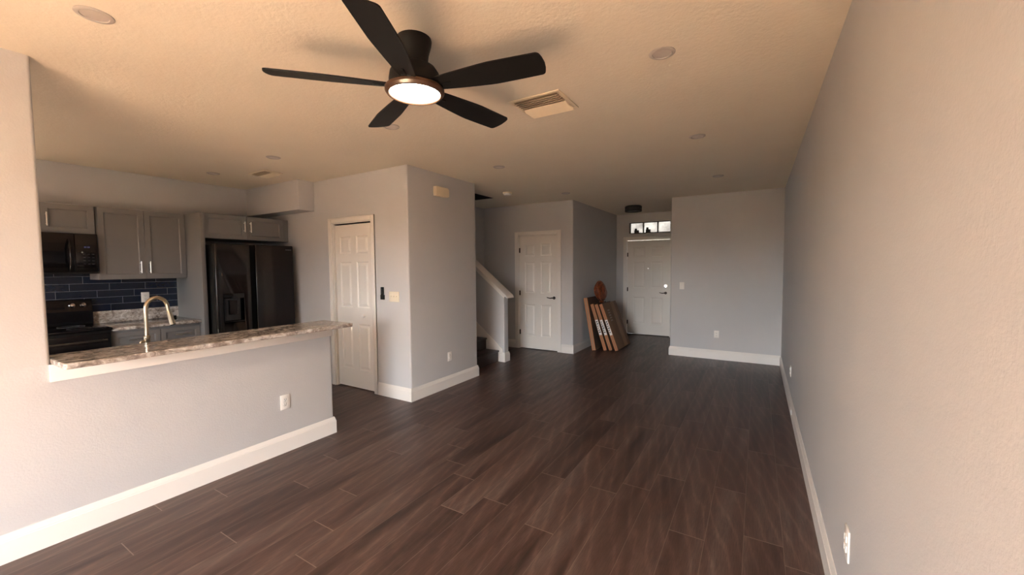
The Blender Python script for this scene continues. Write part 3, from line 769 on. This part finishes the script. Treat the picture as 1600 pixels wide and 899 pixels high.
# ---------------------------------------------------------------- wall fittings
def plate_outlet(name, label, cat, loc, rz, w=.072, h=.117, kind='outlet', group=None, mat=None, n=1):
    mat = mat or M_PLATE
    r = thing(name, label, cat, loc, rz, group)
    m = MB(); m.box(-w/2, -.007, -h/2, w/2, 0, h/2, .003); m.build('cover_plate', mat, r)
    if kind == 'outlet':
        for z in (-.02, .02):
            m = MB(); m.box(-.017, -.0095, z-.014, .017, -.0068, z+.014, .004); f_ = m.build('socket', mat, r)
            m = MB(); m.box(-.008, -.0099, z-.002, -.0055, -.0094, z+.007); m.box(.0055, -.0099, z-.002, .008, -.0094, z+.006); m.cyl((0, -.0099, z-.008), (0, -.0094, z-.008), .0025, 8)
            m.build('slots', M_DARKSLOT, f_)
        m = MB(); m.cyl((0, -.0082, 0), (0, -.0068, 0), .003, 10); m.build('screw', M_STEEL, r)
    if kind == 'switch':
        for i in range(n):
            x = (i-(n-1)/2)*.046
            m = MB(); m.box(x-.005, -.009, -.012, x+.005, -.0068, .012, .001); m.box(x-.0035, -.018, .0, x+.0035, -.006, .009, .001); m.build('toggle', mat, r)
            for z in (-.03, .03):
                m = MB(); m.cyl((x, -.0082, z), (x, -.0068, z), .003, 10); m.build('screw', M_STEEL, r)
    return r
plate_outlet('wall_outlet', 'white outlet low on the half wall below the bar', 'outlet', (XH, 1.868, .426), RZ90, .078, .125)
plate_outlet('wall_outlet', 'white outlet low on the wall between the pantry corner and stairs', 'outlet', (XP, 4.0, .397), RZ90)
plate_outlet('wall_outlet', 'white outlet low on the far grey wall facing the room', 'outlet', (-.555, YB, .416), 0)
plate_outlet('wall_outlet', 'white outlet on the right wall nearest the camera at the bottom edge', 'outlet', (XR, 2.035, .425), -RZ90, .075, .128)
plate_outlet('wall_outlet', 'small white outlet on the right wall close to the far corner', 'outlet', (XR, 5.27, .392), -RZ90)
plate_outlet('cable_plate', 'small white plate set on the right wall baseboard', 'outlet', (XR-.0165, 4.86, .075), -RZ90, .10, .055, 'blank')
plate_outlet('light_switch', 'white single switch on the far wall beside the front door', 'light switch', (-1.092, YB, 1.202), 0, .075, .12, 'switch')
plate_outlet('light_switch', 'cream triple switch plate right of the pantry door', 'light switch', (-3.622, YP, 1.207), 0, .165, .120, 'switch', mat=simple('ivory switch plate', (.80, .74, .60), .35), n=3)
plate_outlet('light_switch', 'dim switch plate on the entry wall above the leaning cartons', 'light switch', (XA, 8.385, .965), RZ90, .08, .12, 'switch', mat=simple('grey plate', (.5, .48, .46), .4))
plate_outlet('wall_outlet', 'pale outlet plate on the navy tiled backsplash behind the faucet', 'outlet', (XK+.0105, 1.891, 1.21), RZ90, .078, .122)

r = thing('door_chime', 'cream door chime box high on the wall beside the pantry corner', 'door chime', (XP, 3.862, 2.474), RZ90)
m = MB(); m.prism([(-.115, .056), (.10, .056), (.122, .035), (.122, -.045), (.10, -.058), (-.115, -.058)], -.052, 0, 'y', bev=.004); m.build('chime_cover', M_CREAM, r)
m = MB()
for i in range(7): m.box(-.065+i*.022, -.0535, -.035, -.060+i*.022, -.0515, .036)
m.build('cover_ribs', M_CREAM, r)

r = thing('fan_remote', 'black remote in a wall holder right of the pantry door', 'remote control', (-3.812, YP, 1.242))
m = MB(); m.box(-.027, -.022, -.075, .030, 0, -.018, .004); m.build('holder', M_BLKPLAS, r)
m = MB(); m.box(-.022, -.020, -.068, .020, -.003, .075, .005); rm = m.build('remote_body', M_BLKPLAS, r)
for z in (.05, .028, .006):
    m = MB(); m.cyl((0, -.0215, z), (0, -.019, z), .006, 12); m.build('button', simple('dark grey button', (.10, .10, .10), .4), rm)

# ---------------------------------------------------------------- leaning cartons and the brown bag
def carton(name, label, xb, yf, th, ht, ln, xt_, mat, kind):
    """xb bottom left x, xt_ top left x; leans toward the entry wall"""
    ang = math.atan2(xb-xt_, ht)
    r = thing(name, label, 'box', (xb, yf, 0), 0)
    Mx = Matrix.Translation((0, 0, .001+th*math.sin(ang)*0)) @ Matrix.Rotation(-ang, 4, 'Y')
    hh = ht/math.cos(ang)
    m = MB(); m.box(0, 0, 0, th, ln, hh, .003, M=Mx); m.bm.verts.ensure_lookup_table()
    mz = min(v.co.z for v in m.bm.verts)
    for v in m.bm.verts: v.co.z -= mz-.001
    Mx = Matrix.Translation((0, 0, -mz+.001)) @ Mx
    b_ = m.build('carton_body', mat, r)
    if kind != 'wide':
        m = MB(); m.box(0, -.0009, .0, th, .0, hh, M=Mx); m.build('front_edge', M_CARD, r, 'orange brown narrow edge')
    if kind == 'label':
        m = MB(); m.box(.004, -.0012, hh*.33, th-.004, -.0002, hh*.66, M=Mx); lb = m.build('shipping_label', M_LABEL, r, 'white printed label')
        m = MB()
        for i in range(6):
            z = hh*(.38+.045*i); m.box(th*.22, -.0018, z, th*(.5+.3*random.random()), -.001, z+hh*.018+.008*random.random(), M=Mx)
        m.build('label_print', M_PRINT, lb)
        m = MB(); m.box(th*.42, -.001, 0.01, th*.58, -.0001, hh*.325, M=Mx); m.build('tape_strip', M_CARD2, r); m = MB(); m.box(th*.42, -.001, hh*.665, th*.58, -.0001, hh-.01, M=Mx); m.build('tape_strip', M_CARD2, r)
    else:
        m = MB(); m.box(th*.3, -.0012, .01, th*.7, -.0002, hh-.01, M=Mx); m.build('tape_strip', M_CARD3, r)
    if kind == 'wide' or ln > .78:
        m = MB(); m.box(th+.0001, ln*.55, .004, th+.001, ln*.80, hh-.004, M=Mx); m.build('side_band', M_CARD3, r, 'paler band on the broad side')
        m = MB()
        for i in range(5): m.box(th+.0002, ln*.20+.0*i, hh*(.60+.055*i), th+.0012, ln*.34, hh*(.63+.055*i), M=Mx)
        m.build('side_print', M_PRINTG, r)
    return r
carton('flat_carton', 'plain orange brown long carton leaning nearest the closet corner', -2.568, 7.05, .070, .955, .70, -2.735, M_CARD_SHADE, 'plain')
carton('flat_carton', 'slim carton with a white label, second from the left in the leaning row', -2.377, 7.13, .060, .835, .72, -2.634, M_CARD_SHADE, 'label')
carton('flat_carton', 'slim carton with a white label, third from the left in the leaning row', -2.287, 7.17, .060, .830, .75, -2.566, M_CARD_SHADE, 'label')
cc = carton('flat_carton', 'wide brown carton with its broad side showing, front of the leaning row', -2.182, 7.19, .058, .835, .82, -2.486, M_CARD2, 'label')
# narrow front edge of the wide carton is the brighter orange board
def bag():
    r = thing('brown_bag', 'crumpled glossy red brown bag resting on top of the leaning cartons', 'bag', (-2.540, 7.50, .878))
    b = bmesh.new(); nu, nv = 48, 30; rings = []
    for j in range(nv+1):
        t_ = j/nv; z = .385*t_
        rad = (math.sin(PI*(t_**.85*.965+.03)))**.55 * (.86+.22*t_) + .01
        if t_ < .15: rad *= .6+2.66*t_
        rg = []
        for i in range(nu):
            a = 2*PI*i/nu
            fold = 1+.085*math.sin(5*a+3*t_)+.05*math.sin(9*a-5*t_+1)+.03*math.sin(17*a+9*t_)
            fold += .10*math.exp(-((a-4.6-.5*t_)**2)/.05)
            rg.append(b.verts.new((.102*rad*fold*math.cos(a)-.12*z, .205*rad*fold*math.sin(a), z+.008*math.sin(7*a))))
        rings.append(rg)
    for a, c in zip(rings, rings[1:]):
        for i in range(nu): b.faces.new((a[i], a[(i+1) % nu], c[(i+1) % nu], c[i]))
    b.faces.new(rings[0]); b.faces.new(rings[-1]); bmesh.ops.recalc_face_normals(b, faces=b.faces)
    m = MB(); m.add(b)
    mt, t, p = nodes('glossy red brown wrap'); n = noise(t, mapping(t, (1, 1, 1)), 14, 3, .5, 1.2)
    t.links.new(ramp(t, n, [(.35, (.085, .018, .006)), (.6, (.26, .065, .020)), (.75, (.42, .15, .07))]), p.inputs['Base Color'])
    p.inputs['Roughness'].default_value = .28; bump(t, p, n, .9, .02)
    m.build('bag_body', mt, r, smooth=80)
    m = MB(); m.tube([(.052*math.cos(a), .10*math.sin(a), .03) for a in [2*PI*k/24 for k in range(25)]], .008, 8); m.build('cinch_band', simple('dark cord', (.03, .01, .006), .6), r)
    m = MB(); m.lathe([(0, -.03), (.035, -.028), (.045, -.01), (.03, .012), (0, .012)], 16, Matrix.Diagonal((1, 1.9, 1, 1))); m.build('gathered_end', mt, r)
bag()

# small dark shapes standing on the transom sill outside the glass
for x, w2, h2, lb in ((-2.385, .10, .10, 'small dark block behind the left transom pane'), (-2.135, .10, .115, 'small dark block behind the middle transom pane')):
    m = MB(); m.box(x, YD+.075, TZ0+.019, x+w2, YD+.115, TZ0+.019+h2*.6, .004); m.box(x+.01, YD+.08, TZ0+.019+h2*.6, x+w2*.55, YD+.11, TZ0+.019+h2, .003)
    tag(m.build('porch_block', M_OILBRONZE), lb, 'block', 'dark shapes behind the transom')
